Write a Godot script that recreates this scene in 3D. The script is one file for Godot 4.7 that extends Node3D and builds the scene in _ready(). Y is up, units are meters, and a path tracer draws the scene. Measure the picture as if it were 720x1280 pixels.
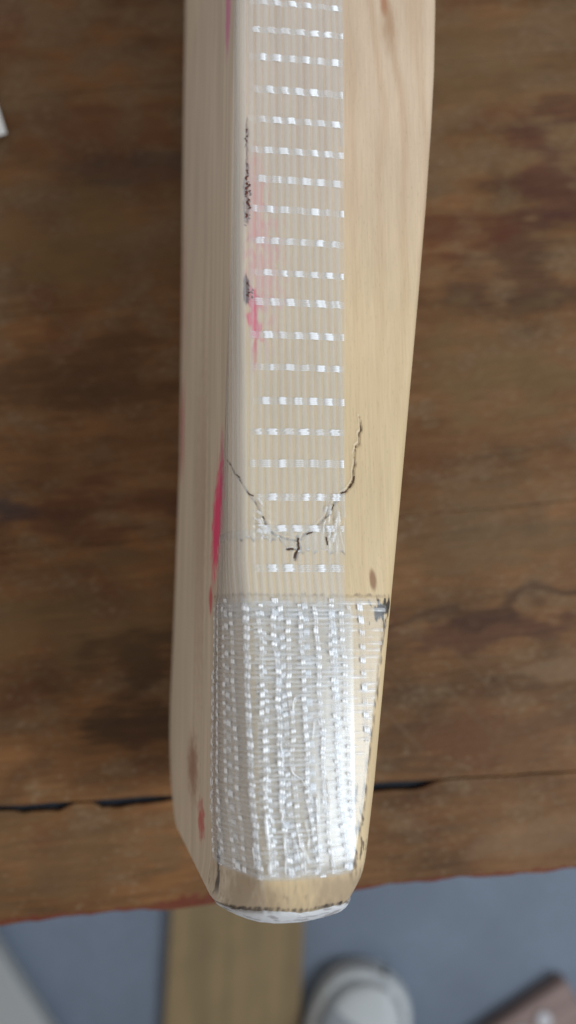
extends Node3D

# A cricket bat lying on its edge on a worn workbench, floor far below.  Bat coordinates in mm:
# s along the blade from the toe, u from the face towards the back, v from the upper edge down the face.
const BENCH_TOP := 0.651
const TILT := 15.2
const VM := 106.0
const TOE := -4.0
const TOE_R := 14.0
const TOE_R2 := 30.0

var rng := RandomNumberGenerator.new()
var sections := {}

func _ready() -> void:
	rng.seed = 7
	# ---- camera
	var cam := Camera3D.new()
	cam.name = "camera"
	add_child(cam)
	cam.position = Vector3(0, 0.925, 0)
	cam.rotation_degrees = Vector3(-82, 0, 0)
	cam.near = 0.01
	cam.far = 20.0
	var att := CameraAttributesPhysical.new()
	att.frustum_focal_length = 18.13
	att.frustum_focus_distance = 0.172
	att.exposure_aperture = 18.13 / 3.8
	cam.attributes = att
	cam.fov = 66.99
	cam.current = true
	# ---- surroundings, lamp, exposure
	var env := Environment.new()
	env.background_mode = Environment.BG_COLOR
	env.background_color = Color(0.95, 0.93, 0.91)
	env.background_energy_multiplier = 0.50
	env.tonemap_mode = Environment.TONE_MAPPER_LINEAR
	env.tonemap_exposure = 1.06
	env.sdfgi_enabled = true
	env.ssao_enabled = true
	env.ssil_enabled = true
	var we := WorldEnvironment.new()
	we.name = "surroundings"
	we.environment = env
	add_child(we)
	lamp("ceiling_light", Vector3(1.50, 2.15, 0.50), Vector3(0, 0.76, 0.0), Vector2(0.95, 0.6), 3.4, Color(0.92, 0.965, 1.0))
	# ---- setting
	build_floor()
	build_bench()
	# ---- things
	build_bat()
	build_paper()
	build_shoe()
	build_batten()
	build_panel()

func lamp(called: String, at: Vector3, to: Vector3, size: Vector2, energy: float, c: Color) -> void:
	var l := AreaLight3D.new()
	l.name = called
	l.area_size = size
	l.light_energy = energy
	l.light_color = c
	l.area_range = 8.0
	l.shadow_enabled = true
	add_child(l)
	l.look_at_from_position(at, to, Vector3(0, 0, -1))

# ------------------------------------------------------------------ helpers
func tag(o: Node, label: String, category := "", group := "", kind := "") -> void:
	if label: o.set_meta("label", label)
	if category: o.set_meta("category", category)
	if group: o.set_meta("group", group)
	if kind: o.set_meta("kind", kind)

func thing(called: String, at: Vector3, turn := 0.0) -> Node3D:
	var o := Node3D.new()
	o.name = called
	add_child(o, true)
	o.position = at
	o.rotation.y = turn
	return o

func put(called: String, mesh: Mesh, m: Material, parent: Node) -> MeshInstance3D:
	var o := MeshInstance3D.new()
	o.name = called
	o.mesh = mesh
	o.material_override = m
	parent.add_child(o, true)
	return o

func noise(sd: int, freq: float, octaves := 4) -> FastNoiseLite:
	var n := FastNoiseLite.new()
	n.seed = sd
	n.frequency = freq
	n.noise_type = FastNoiseLite.TYPE_SIMPLEX_SMOOTH
	n.fractal_octaves = octaves
	return n

func mat(c: Color, rough := 0.6, spec := 0.5) -> StandardMaterial3D:
	var m := StandardMaterial3D.new()
	m.albedo_color = c
	m.roughness = rough
	m.metallic_specular = spec
	return m

func lin(r: float, g: float, b: float) -> Color:
	return Color(r, g, b).linear_to_srgb()

func tex(im: Image) -> ImageTexture:
	return ImageTexture.create_from_image(im)

func ss(a: float, b: float, x: float) -> float:
	return smoothstep(a, b, x)

# a mesh from points laid on a grid; normals come from the grid's own slopes
func grid(pts: PackedVector3Array, uvs: PackedVector2Array, rows: int, cols: int, flip := false, extra := PackedInt32Array(), tints := PackedColorArray()) -> ArrayMesh:
	var idx := PackedInt32Array()
	var nrm := PackedVector3Array()
	nrm.resize(pts.size())
	for r in rows - 1:
		for c in cols - 1:
			var a := r * cols + c
			var b := a + 1
			var d := a + cols
			var e := d + 1
			if flip:
				idx.append_array(PackedInt32Array([a, d, b, b, d, e]))
			else:
				idx.append_array(PackedInt32Array([a, b, d, b, e, d]))
	idx.append_array(extra)
	for k in range(0, idx.size(), 3):
		var n := (pts[idx[k + 2]] - pts[idx[k]]).cross(pts[idx[k + 1]] - pts[idx[k]])
		nrm[idx[k]] += n
		nrm[idx[k + 1]] += n
		nrm[idx[k + 2]] += n
	for k in nrm.size():
		nrm[k] = nrm[k].normalized() if nrm[k].length_squared() > 1e-24 else Vector3.UP
	var arr := []
	arr.resize(Mesh.ARRAY_MAX)
	arr[Mesh.ARRAY_VERTEX] = pts
	arr[Mesh.ARRAY_NORMAL] = nrm
	arr[Mesh.ARRAY_TEX_UV] = uvs
	arr[Mesh.ARRAY_INDEX] = idx
	if tints.size() == pts.size(): arr[Mesh.ARRAY_COLOR] = tints
	var mesh := ArrayMesh.new()
	mesh.add_surface_from_arrays(Mesh.PRIMITIVE_TRIANGLES, arr)
	return mesh

# a box with chamfered edges, centred
func bevel_box(size: Vector3, c: float) -> ArrayMesh:
	var st := SurfaceTool.new()
	st.begin(Mesh.PRIMITIVE_TRIANGLES)
	var h := size / 2.0
	var ax := [Vector3.RIGHT, Vector3.UP, Vector3.BACK]
	var faces: Array = []
	for k in 3:
		for sg in [-1.0, 1.0]:
			var a: Vector3 = ax[(k + 1) % 3]
			var b: Vector3 = ax[(k + 2) % 3]
			var o: Vector3 = ax[k] * h[k] * sg
			var da := a * (h[(k + 1) % 3] - c)
			var db := b * (h[(k + 2) % 3] - c)
			faces.append([[o - da - db, o + da - db, o + da + db, o - da + db], ax[k] * sg])
	for k in 3:
		var i := (k + 1) % 3
		var j := (k + 2) % 3
		for s1 in [-1.0, 1.0]:
			for s2 in [-1.0, 1.0]:
				var l: Vector3 = ax[k] * (h[k] - c)
				var p: Vector3 = ax[i] * s1 * h[i] + ax[j] * s2 * (h[j] - c)
				var q: Vector3 = ax[i] * s1 * (h[i] - c) + ax[j] * s2 * h[j]
				faces.append([[p - l, p + l, q + l, q - l], ax[i] * s1 + ax[j] * s2])
	for x in [-1.0, 1.0]:
		for y in [-1.0, 1.0]:
			for z in [-1.0, 1.0]:
				faces.append([[Vector3(x * h.x, y * (h.y - c), z * (h.z - c)), Vector3(x * (h.x - c), y * h.y, z * (h.z - c)), Vector3(x * (h.x - c), y * (h.y - c), z * h.z)], Vector3(x, y, z)])
	for f in faces:
		var p: Array = f[0]
		var n: Vector3 = f[1]
		if (p[1] - p[0]).cross(p[2] - p[0]).dot(n) > 0: p.reverse()
		for t in range(1, p.size() - 1):
			for q in [p[0], p[t], p[t + 1]]:
				st.set_normal(n.normalized())
				st.set_uv(Vector2(q.x, q.z))
				st.add_vertex(q)
	return st.commit()

func table_at(t: Array, x: float) -> float:
	# piecewise smooth lookup in [[x, y], ...] with x rising
	if x <= t[0][0]: return t[0][1]
	for k in range(1, t.size()):
		if x <= t[k][0]:
			var f: float = (x - t[k - 1][0]) / (t[k][0] - t[k - 1][0])
			return lerpf(t[k - 1][1], t[k][1], f)
	return t[-1][1]

# ------------------------------------------------------------------ the bat's shape
const THICK := [[-6.0, 26.6], [1.0, 27.4], [5.0, 28.6], [23.7, 31.3], [60.0, 35.6], [85.0, 38.6], [111.0, 41.6], [135.0, 44.4], [157.0, 46.8], [178.0, 48.8], [193.0, 50.0], [211.0, 50.9], [260.0, 52.0], [340.0, 47.0], [440.0, 34.0], [520.0, 27.0], [560.0, 26.0]]
const CREASE := [[-6.0, 8.6], [7.0, 7.3], [22.0, 5.4], [57.0, 3.9], [70.0, 2.7], [131.0, 1.9], [200.0, 1.4], [560.0, 1.4]]
const DEEP := [[-6.0, 107.0], [17.0, 107.5], [30.0, 107.5], [64.0, 101.5], [110.0, 95.5], [160.0, 98.0], [222.0, 103.0], [290.0, 106.0], [560.0, 106.0]]

func v_top(s: float) -> float:
	var q := s - TOE
	return 0.0 if q >= TOE_R else TOE_R - sqrt(maxf(0.0, TOE_R * TOE_R - (TOE_R - q) * (TOE_R - q)))

func v_low(s: float) -> float:
	var q := s - TOE
	var d := table_at(DEEP, s)
	return d if q >= TOE_R2 else d - (TOE_R2 - sqrt(maxf(0.0, TOE_R2 * TOE_R2 - (TOE_R2 - q) * (TOE_R2 - q))))

func inset(s: float) -> float:
	var q := s - TOE
	return 0.0 if q >= 3.0 else 3.0 - sqrt(maxf(0.0, 9.0 - (3.0 - q) * (3.0 - q)))

func bez(out: PackedVector2Array, a: Vector2, b: Vector2, c: Vector2, n: int) -> void:
	for k in n + 1:
		var f := float(k) / n
		out.append(a.lerp(b, f).lerp(b.lerp(c, f), f))

# [points (u, v), their length along the section measured from the crease]
func section(s: float) -> Array:
	var key := int(round(s * 25.0))
	if sections.has(key): return sections[key]
	var c1 := table_at(CREASE, s)
	var c2 := c1 * 1.9 - 0.8
	var t := table_at(THICK, s) + 1.2
	var i := inset(s)
	var v0 := v_top(s)
	var out := PackedVector2Array()
	var a := Vector2(0, c2)
	var b := Vector2(c1, 0)
	var ab := (b - a).normalized()
	out.append(Vector2(0, 60))
	out.append(Vector2(0, c2 + 12))
	bez(out, Vector2(0, c2 + minf(5.0, c2)), a, a + ab * minf(5.0, a.distance_to(b) * 0.5), 6)
	var soft := ss(10.0, -3.0, s)
	var r := minf(lerpf(1.0, 8.0, soft), a.distance_to(b) * 0.48)
	var r2 := lerpf(1.3, 8.0, soft)
	var at := out.size() + 3
	bez(out, b - ab * r, b, b + Vector2(r2, 0), 6)
	for k in range(1, 12): out.append(Vector2(lerpf(c1 + r2, t - 4.0, k / 12.0), 0))
	bez(out, Vector2(t - 4.0, 0), Vector2(t - 0.2, 0), Vector2(t + 0.3, 5.0), 10)
	out.append(Vector2(t + 2.0, 14))
	var mid := (c1 + t) / 2.0
	var hw := (t - c1) / 2.0
	for k in out.size():
		var p := out[k]
		p.y += 0.9 * pow((p.x - mid) / hw, 2.0) * clampf(1.0 - p.y / 12.0, 0.0, 1.0)
		p.x = clampf(p.x, i, maxf(i + 1.0, t + 2.0 - i * 1.6))
		p.y += v0
		out[k] = p
	var w := PackedFloat32Array()
	w.resize(out.size())
	for k in range(1, out.size()): w[k] = w[k - 1] + out[k].distance_to(out[k - 1])
	var z := w[at]
	for k in w.size(): w[k] -= z
	sections[key] = [out, w]
	return sections[key]

func flat(s: float, w: float) -> Vector2:
	var q := section(s)
	var ws: PackedFloat32Array = q[1]
	var ps: PackedVector2Array = q[0]
	var k := clampi(ws.bsearch(w), 1, ws.size() - 1)
	return ps[k - 1].lerp(ps[k], (w - ws[k - 1]) / maxf(ws[k] - ws[k - 1], 1e-5))

# the toe end bulges a little in plan
func bulge(s: float, u: float) -> float:
	return -1.6 * (1.0 - pow((u - 14.0) / 15.0, 2.0)) * ss(16.0, TOE, s)

func place(s: float, uv: Vector2) -> Vector3:
	return Vector3(uv.x, VM - uv.y, -(s + bulge(s, uv.x))) * 0.001

func on_bat(s: float, w: float, lift: float) -> Vector3:
	var p := place(s, flat(s, w))
	var e := 0.6
	var du := place(s, flat(s, w + e)) - place(s, flat(s, w - e))
	var dz := place(s - e, flat(s - e, w)) - place(s + e, flat(s + e, w))
	return p + dz.cross(du).normalized() * lift * 0.001

# ------------------------------------------------------------------ the crack
const CRACK := [
	[[102.5, 28.2], [99.4, 28.6], [98.6, 28.0], [96.4, 28.1], [95.6, 27.3], [94.2, 26.9], [91.6, 27.0], [90.4, 26.6], [88.1, 26.6], [87.0, 26.1], [85.6, 24.9], [84.9, 23.8], [82.4, 21.8], [80.4, 20.9], [79.0, 19.5], [76.8, 17.5], [75.6, 15.2], [74.6, 14.4]],
	[[92.5, -4.0], [90.8, -1.6], [88.8, -0.3], [88.0, 0.6], [87.2, 1.3], [85.7, 2.2], [84.1, 3.3], [82.0, 4.9], [78.9, 6.4], [76.6, 7.6], [75.6, 8.8], [74.8, 11.0], [74.4, 13.4]],
	[[75.2, 13.8], [73.6, 14.0], [72.6, 14.2], [71.6, 13.5], [70.3, 13.2]],
	[[72.6, 14.0], [72.4, 11.4]],
]

func crack_at(s: float, u: float) -> float:
	# how deep in the crack: 1 in its middle, 0 outside
	if s < 69.0 or s > 103.0: return 0.0
	var best := 99.0
	var width := 0.3
	var p := Vector2(s, u)
	for n in CRACK.size():
		var line: Array = CRACK[n]
		for k in range(1, line.size()):
			var a := Vector2(line[k - 1][0], line[k - 1][1])
			var b := Vector2(line[k][0], line[k][1])
			var d := p.distance_to(Geometry2D.get_closest_point_to_segment(p, a, b))
			# the crack opens and closes along its way
			var open: float = [0.20, 0.17, 0.34, 0.15][n] * (0.45 + 0.75 * absf(sin(k * 2.3 + n * 1.7 + s * 0.9)))
			if d / open < best:
				best = d / open
				width = open
	return clampf(1.35 - best, 0.0, 1.0)

# ------------------------------------------------------------------ bat
const W0 := -26.0
const SPAN := 86.0

func blob(s: float, w: float, s0: float, w0: float, rs: float, rw: float) -> float:
	return 1.0 - minf(3.0, sqrt(pow((s - s0) / rs, 2.0) + pow((w - w0) / rw, 2.0)))

func blade_texture() -> Image:
	# across: [0, .16) the face from its lower edge up to 30 mm below the upper edge, [.16, .9) the taped upper edge, then the back
	var wd := 640
	var ht := 1792
	var im := Image.create(wd, ht, false, Image.FORMAT_RGB8)
	var n1 := noise(3, 0.06, 3)
	var n2 := noise(5, 0.9, 2)
	var n3 := noise(9, 0.35, 3)
	var n4 := noise(12, 0.05, 2)
	for y in ht:
		var s := (y + 0.5) / ht * 256.0 - 8.0
		for x in wd:
			var f := (x + 0.5) / wd
			var w := W0 + (f - 0.16) / 0.74 * SPAN
			if f < 0.16: w = W0 - (0.16 - f) / 0.16 * 82.0
			# growth rings: long lines with slow wander, arching on the right near the top
			var r := w * 0.42 + 2.2 * n1.get_noise_2d(w * 0.5, s * 0.13) + 1.3 * ss(130.0, 215.0, s) * exp(-pow((w - 37.0) / 9.0, 2.0)) * (s - 150.0) * 0.035
			var ring := pow(0.5 + 0.5 * sin(r * 2.4 + 1.3 * n1.get_noise_2d(w, s * 0.3)), 2.0) * (0.5 + 0.5 * n4.get_noise_2d(w, s * 0.3 + 50.0) + 0.12)
			ring *= lerpf(0.35, 1.0, ss(110.0, 180.0, s))
			var fine := n2.get_noise_2d(w * 2.2, s * 0.10)
			var blot := n4.get_noise_2d(w * 0.9, s * 0.35)
			var k := 1.0 - 0.13 * maxf(ring, 0.0) + 0.075 * fine + 0.10 * blot - 0.10 * ss(0.45, 0.7, n2.get_noise_2d(w * 3.0 + 40.0, s * 0.35)) - 0.05 * n3.get_noise_2d(w * 2.6 + 70.0, s * 0.035)
			var c := Vector3(0.610, 0.472, 0.285).lerp(Vector3(0.595, 0.460, 0.335), ss(90.0, 190.0, s)) * k
			c.y -= 0.030 * maxf(ring, 0.0)
			c.z -= 0.040 * maxf(ring, 0.0)
			var rough := n3.get_noise_2d(w * 2.0, s * 0.7)
			# knots and stains
			var q := ss(0.0, 0.6, blob(s, w, 66.3, 28.3, 3.4, 1.1) + rough * 0.12)
			c = c.lerp(Vector3(0.23, 0.11, 0.045), q * 0.85)
			c = c.lerp(Vector3(0.36, 0.15, 0.08), ss(0.0, 0.8, blob(s, w, 206.5, 35.0, 4.5, 1.5) + rough * 0.1) * 0.75)
			c = c.lerp(Vector3(0.34, 0.19, 0.10), ss(0.0, 0.9, blob(s, w, 201.0, 36.0, 10.0, 3.0) + rough * 0.2) * 0.5)
			# ball marks on the face
			if w < 0.0:
				c = c.lerp(Vector3(0.67, 0.58, 0.475), 0.8) * (1.0 + 0.20 * n3.get_noise_2d(w * 0.55, s * 0.03) + 0.10 * n3.get_noise_2d(w * 1.6, s * 0.06 + 90.0))
				c = c.lerp(Vector3(0.86, 0.055, 0.19), ss(0.02, 0.55, blob(s, w, 80.5, -14.2 - (88.0 - s) * 0.26, 16.5, 8.8) + rough * 0.45 + fine * 0.12) * 0.92)
				c = c.lerp(Vector3(0.55, 0.10, 0.22), ss(0.0, 0.7, blob(s, w, 92.0, -12.0, 12.0, 3.5) + rough * 0.2) * 0.6)
				c = c.lerp(Vector3(0.68, 0.16, 0.38), ss(0.1, 0.6, blob(s, w, 206.0, -10.5, 17.0, 5.0) + rough * 0.2) * 0.75)
				c = c.lerp(Vector3(0.50, 0.03, 0.10), ss(0.05, 0.5, blob(s, w, 118.0, -92.0, 22.0, 9.0) + rough * 0.25) * 0.85)
				c = c.lerp(Vector3(0.45, 0.09, 0.14), ss(0.2, 0.7, blob(s, w, 165.0, -94.0, 40.0, 7.0) + rough * 0.4) * 0.6)
				c = c.lerp(Vector3(0.60, 0.06, 0.10), ss(0.1, 0.6, blob(s, w, 62.5, -24.5, 5.0, 3.5) + rough * 0.2) * 0.8)
				c = c.lerp(Vector3(0.28, 0.11, 0.06), ss(0.0, 0.8, blob(s, w, 20.0, -49.0, 11.0, 13.0) + rough * 0.5) * 0.7)
				c = c.lerp(Vector3(0.52, 0.06, 0.07), ss(0.0, 0.6, blob(s, w, 10.5, -34.0, 5.5, 6.0) + rough * 0.6) * 0.75)
				c = c.lerp(Vector3(0.30, 0.17, 0.12), ss(0.15, 0.75, blob(s, w, 85.0, -42.0, 75.0, 16.0) + rough * 0.5) * 0.28)
			else:
				# red smears and bruises under the tape beside the crease
				c = c.lerp(Vector3(0.66, 0.03, 0.09), ss(0.05, 0.55, blob(s, w, 122.5, 2.8 + sin(s * 0.7) * 0.4, 7.5, 1.7) + rough * 0.5))
				c = c.lerp(Vector3(0.55, 0.16, 0.15), ss(0.1, 0.55, blob(s, w, 114.5, 2.6, 5.0, 0.9) + rough * 0.25) * 0.6)
				c = c.lerp(Vector3(0.62, 0.02, 0.07), ss(0.1, 0.5, blob(s, w, 128.0, 2.0, 3.2, 2.0) + rough * 0.5))
				c = c.lerp(Vector3(0.64, 0.24, 0.27), ss(0.0, 0.9, blob(s, w, 134.0, 4.5, 20.0, 6.0) + rough * 0.8) * 0.5)
				c = c.lerp(Vector3(0.64, 0.22, 0.22), ss(0.0, 0.8, blob(s, w, 150.0, 2.8, 18.0, 3.5) + rough * 0.35) * 0.5)
			c = c.lerp(Vector3(0.10, 0.035, 0.025), ss(0.12, 0.4, blob(s, w, 129.2, 0.9, 4.4, 1.0) + rough * 0.28))
			c = c.lerp(Vector3(0.16, 0.085, 0.06), ss(0.2, 0.5, blob(s, w, 151.0, 0.9, 13.0, 0.8) + rough * 0.75) * 0.8)
			c = c.lerp(Vector3(0.16, 0.10, 0.07), ss(0.25, 0.5, blob(s, w, 166.0, 0.9, 6.0, 0.8) + rough * 0.5) * 0.7)
			# the crack, stained dark, with a dirty halo
			var cr := crack_at(s, w + table_at(CREASE, s) - 0.4) if w > -6.0 and w < 32.0 else 0.0
			if w > -6.0 and w < 32.0: c = c.lerp(Vector3(0.70, 0.58, 0.42), 0.55 * ss(0.1, 0.6, crack_at(s - 0.5, w + table_at(CREASE, s) - 0.1)))
			c = c.lerp(Vector3(0.100, 0.058, 0.034), ss(0.0, 0.6, cr) * clampf(0.75 + 1.3 * rough, 0.15, 1.0))
			# dirt along the tape's top edge, its right side and round the toe
			if w > -20.0:
				var pr := patch_right(s) - table_at(CREASE, s)
				c = c.lerp(Vector3(0.12, 0.085, 0.06), ss(0.55, 0.1, absf(s - 62.8 - rough * 0.5)) * ss(34.0, 30.0, w) * (0.35 + 0.5 * rough))
				if w > -1.0 and w < 22.5: c = c.lerp(Vector3(0.16, 0.10, 0.065), ss(0.45, 0.08, absf(s - tape_end(w))) * clampf(0.35 + 1.1 * rough, 0.0, 0.9))
				c = c.lerp(Vector3(0.06, 0.05, 0.04), ss(0.15, 0.55, blob(s, w, 59.6, 30.0, 3.4, 3.4) + rough * 0.9 + fine * 0.25))
				if s < 60.0 and s > 4.0:
					c = c.lerp(Vector3(0.10, 0.075, 0.055), ss(0.9, 0.1, absf(w - pr - 0.2)) * clampf(0.5 + rough * 1.4 - s * 0.003, 0.0, 0.9))
				c = c.lerp(Vector3(0.07, 0.05, 0.04), ss(0.30, 0.60, minf(0.3, blob(s, w, 13.0, 20.4, 14.0, 3.4)) + rough * 0.75 + fine * 0.1) * 0.85)
				c = c.lerp(Vector3(0.10, 0.075, 0.06), ss(0.38, 0.66, ss(12.0, 0.0, s) * 0.25 + n4.get_noise_2d(w * 6.0, s * 5.0) * 0.5 + rough * 0.3) * 0.5 * ss(12.0, 4.0, s))
				c = c.lerp(Vector3(0.37, 0.28, 0.185), clampf(ss(10.0, 4.0, s) * (0.55 + 1.0 * blot + 0.35 * rough) + ss(0.35, 0.0, absf(w + 1.0) / 24.0 - ss(7.0, -1.0, s) * 0.3) * ss(11.0, 1.0, s) * 0.3, 0.0, 0.9))
			c = c.lerp(Vector3(0.04, 0.035, 0.03), ss(0.9, 0.3, absf(s - guard_edge(w) - 0.25 - rough * 0.4)) * (0.6 + 0.7 * rough) * ss(-12.0, -7.0, w))
			# thin dark scratch where the face was sealed near the toe
			c = c.lerp(Vector3(0.08, 0.06, 0.05), ss(0.9, 0.3, absf(w + 14.0 + rough)) * ss(-2.0, 2.0, s) * ss(14.0, 9.0, s) * 0.9)
			im.set_pixel(x, y, lin(clampf(c.x, 0.01, 0.9), clampf(c.y, 0.01, 0.9), clampf(c.z, 0.01, 0.9)))
	return im

func guard_edge(w: float) -> float:
	return TOE + 0.5 + 3.4 * ss(-11.0, 0.0, w) - ss(6.0, 22.0, w) * 0.9 + 0.25 * sin(w * 0.55)

# right hand limit of the short patches, u in mm
func patch_right(s: float) -> float:
	return table_at([[6.0, 25.7], [11.0, 26.6], [20.0, 28.5], [32.0, 30.0], [43.0, 32.1], [55.0, 33.8], [60.5, 34.6], [63.0, 30.0]], s)

func build_bat() -> void:
	var t := deg_to_rad(TILT)
	var o := Vector3(-0.0118, 0.105 + 0.66, 0.0575) + Vector3(-sin(t), -cos(t), 0) * VM * 0.001
	var bat := thing("cricket_bat", o)
	bat.rotation.z = -t
	tag(bat, "pale wooden cricket bat on its edge, cracked and mended with clear woven tape", "cricket bat")
	var wood := StandardMaterial3D.new()
	wood.albedo_texture = tex(blade_texture())
	wood.roughness = 0.5
	wood.metallic_specular = 0.4
	var fine := NoiseTexture2D.new()
	fine.width = 256
	fine.height = 256
	fine.seamless = true
	fine.as_normal_map = true
	fine.bump_strength = 3.0
	fine.noise = noise(31, 0.04, 4)
	put("blade", blade_mesh(), wood, bat)
	put("toe_guard", guard_mesh(), guard_material(), bat)
	put("handle", handle_mesh(), mat(lin(0.05, 0.05, 0.055), 0.8), bat)
	var film := mat(Color(0.90, 0.93, 0.95, 0.12), 0.25, 0.5)
	film.transparency = BaseMaterial3D.TRANSPARENCY_ALPHA
	var film2 := mat(Color(0.82, 0.86, 0.90, 0.09), 0.25, 0.40)
	film2.transparency = BaseMaterial3D.TRANSPARENCY_ALPHA
	var long_m := mat(Color(0.93, 0.945, 0.95, 0.17), 0.25, 0.5)
	long_m.transparency = BaseMaterial3D.TRANSPARENCY_ALPHA
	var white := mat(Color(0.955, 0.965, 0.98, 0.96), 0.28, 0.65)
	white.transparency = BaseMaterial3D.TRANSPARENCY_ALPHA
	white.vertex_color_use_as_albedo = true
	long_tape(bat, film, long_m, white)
	var bark := mat(lin(0.085, 0.046, 0.028), 0.8, 0.2)
	for q in [[[75.0, 13.9], [73.4, 14.0], [72.4, 14.1]], [[72.6, 13.9], [71.8, 13.5], [70.5, 13.2]], [[72.6, 13.0], [72.4, 11.6]], [[82.4, 21.9], [81.0, 21.2]], [[80.2, 20.9], [79.2, 19.9]], [[76.3, 17.0], [75.8, 15.8]], [[88.9, 26.7], [87.4, 26.4], [86.2, 25.5]], [[85.4, 24.6], [84.9, 23.6]], [[88.4, 0.5], [87.5, 1.6]], [[84.4, 3.0], [83.6, 4.3]], [[79.2, 6.2], [78.7, 6.6]], [[75.2, 20.2], [73.6, 20.4]]]:
		var path := PackedVector2Array()
		var high := PackedFloat32Array()
		var bare := PackedFloat32Array()
		for k in range(1, q.size()):
			for f in 6:
				var p := Vector2(q[k - 1][0], q[k - 1][1]).lerp(Vector2(q[k][0], q[k][1]), f / 5.0)
				path.append(Vector2(p.x + rng.randf_range(-0.08, 0.08), p.y - table_at(CREASE, p.x) + 0.4 + rng.randf_range(-0.10, 0.10)))
				high.append(0.22 + kink(p.x, p.y - 2.4) + rng.randf_range(0.0, 0.08))
		put("splinter", yarn(path, rng.randf_range(0.18, 0.38), high, 0.10, absf(q[0][1] - q[-1][1]) > absf(q[0][0] - q[-1][0])), bark, bat)
	var cross_m := mat(Color(0.88, 0.90, 0.92, 0.10), 0.25, 0.38)
	cross_m.transparency = BaseMaterial3D.TRANSPARENCY_ALPHA
	var bruise := mat(lin(0.125, 0.050, 0.036), 0.8, 0.2)
	var rag := noise(88, 0.5, 3)
	for q in [[132.0, 2.7, 126.4, 3.0], [131.0, 3.5, 127.4, 3.7], [161.0, 2.3, 143.2, 2.2], [168.0, 2.2, 163.0, 2.1], [156.0, 2.9, 146.0, 2.8]]:
		var path := PackedVector2Array()
		var high := PackedFloat32Array()
		for f in 60:
			var p := Vector2(q[0], q[1]).lerp(Vector2(q[2], q[3]), f / 59.0)
			path.append(Vector2(p.x, p.y - table_at(CREASE, p.x) + 0.45 + 0.55 * rag.get_noise_2d(p.x * 1.4, q[1] * 30.0)))
			high.append(0.06 + 0.5 * rag.get_noise_2d(p.x * 2.2, 50.0 + q[1] * 20.0) - 0.3 * pow(absf(f / 29.5 - 1.0), 4.0))
		put("splinter", yarn(path, rng.randf_range(0.3, 0.55), high, 0.06, false), bruise, bat)
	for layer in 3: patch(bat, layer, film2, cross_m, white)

func blade_mesh() -> ArrayMesh:
	var rows := PackedFloat32Array()
	for k in 15: rows.append(TOE + TOE_R * (1.0 - cos(k / 15.0 * PI / 2.0)))
	var s := TOE + TOE_R
	while s < 560.0:
		rows.append(s)
		s += 0.25 if s > 68.0 and s < 103.5 else 1.0 if s < 215.0 else 5.0
	var near := 262
	var pts := PackedVector3Array()
	var uvs := PackedVector2Array()
	var cols := 0
	for k in rows.size():
		s = rows[k]
		var v := (s + 8.0) / 256.0
		var c1 := table_at(CREASE, s)
		var i := inset(s)
		var th := table_at(THICK, s)
		var lo := v_low(s)
		var width := 1.0 - 0.62 * pow(ss(500.0, 575.0, s), 2.0)      # the shoulders
		var line := PackedVector2Array()
		var tx := PackedFloat32Array()
		var wr: float = section(s)[1][-1] - 0.2
		var s_in := ss(68.5, 70.0, s) * ss(103.4, 102.0, s)
		for c in near:
			var w := lerpf(W0, wr, c / float(near - 1))
			var p := flat(s, w)
			if s_in > 0.0 and w > -8.0 and w < 32.0:
				p.y += (0.5 * crack_at(s, w + c1 - 0.4) - 0.16 * crack_at(s - 0.55, w + c1 - 0.1)) * s_in
			line.append(p)
			tx.append(0.16 + (w - W0) / SPAN * 0.74)
		var last := line[-1]
		for q in [[th + 6.0, 0.3], [th + 11.0, 0.45], [th + 12.0, 0.52], [th + 10.0, 0.62], [th + 4.0, 0.8], [th - 2.0, 0.93], [th - 7.0, 0.985], [th - 14.0, 1.0], [6.0, 1.0], [2.0, 0.985], [0.3, 0.955], [0.0, 0.92]]:
			var vv: float = lerpf(last.y, lo, q[1]) if q[1] < 0.9 else lo - (1.0 - q[1]) * 100.0
			line.append(Vector2(clampf(q[0], i, th + 12.0 - i * 2.0), maxf(vv, last.y)))
			tx.append(clampf(0.9 + (line.size() - near) * 0.01, 0.0, 0.99) if q[0] > 6.5 else 0.001)
		var f0 := line[-1].y
		var first := line[0].y
		for q in range(1, 7):
			var vv2 := lerpf(f0, first, q / 6.0)
			line.append(Vector2(i, vv2))
			tx.append((VM + 2.0 - minf(vv2 - v_top(s) * 0.0, VM + 2.0)) / 82.0 * 0.16)
		line[-1] = line[0]
		tx[-1] = 0.16
		cols = line.size()
		for c in cols:
			var p := line[c]
			p.y = 53.0 + (p.y - 53.0) * width
			pts.append(place(s, p))
			uvs.append(Vector2(tx[c], v))
	# close the toe with a fan round its middle
	var extra := PackedInt32Array()
	var mid := Vector3.ZERO
	for c in cols: mid += pts[c] / cols
	pts.append(mid)
	uvs.append(Vector2(0.5, 0.0))
	for c in cols - 1: extra.append_array(PackedInt32Array([pts.size() - 1, c + 1, c]))
	return grid(pts, uvs, rows.size(), cols, false, extra)

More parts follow.
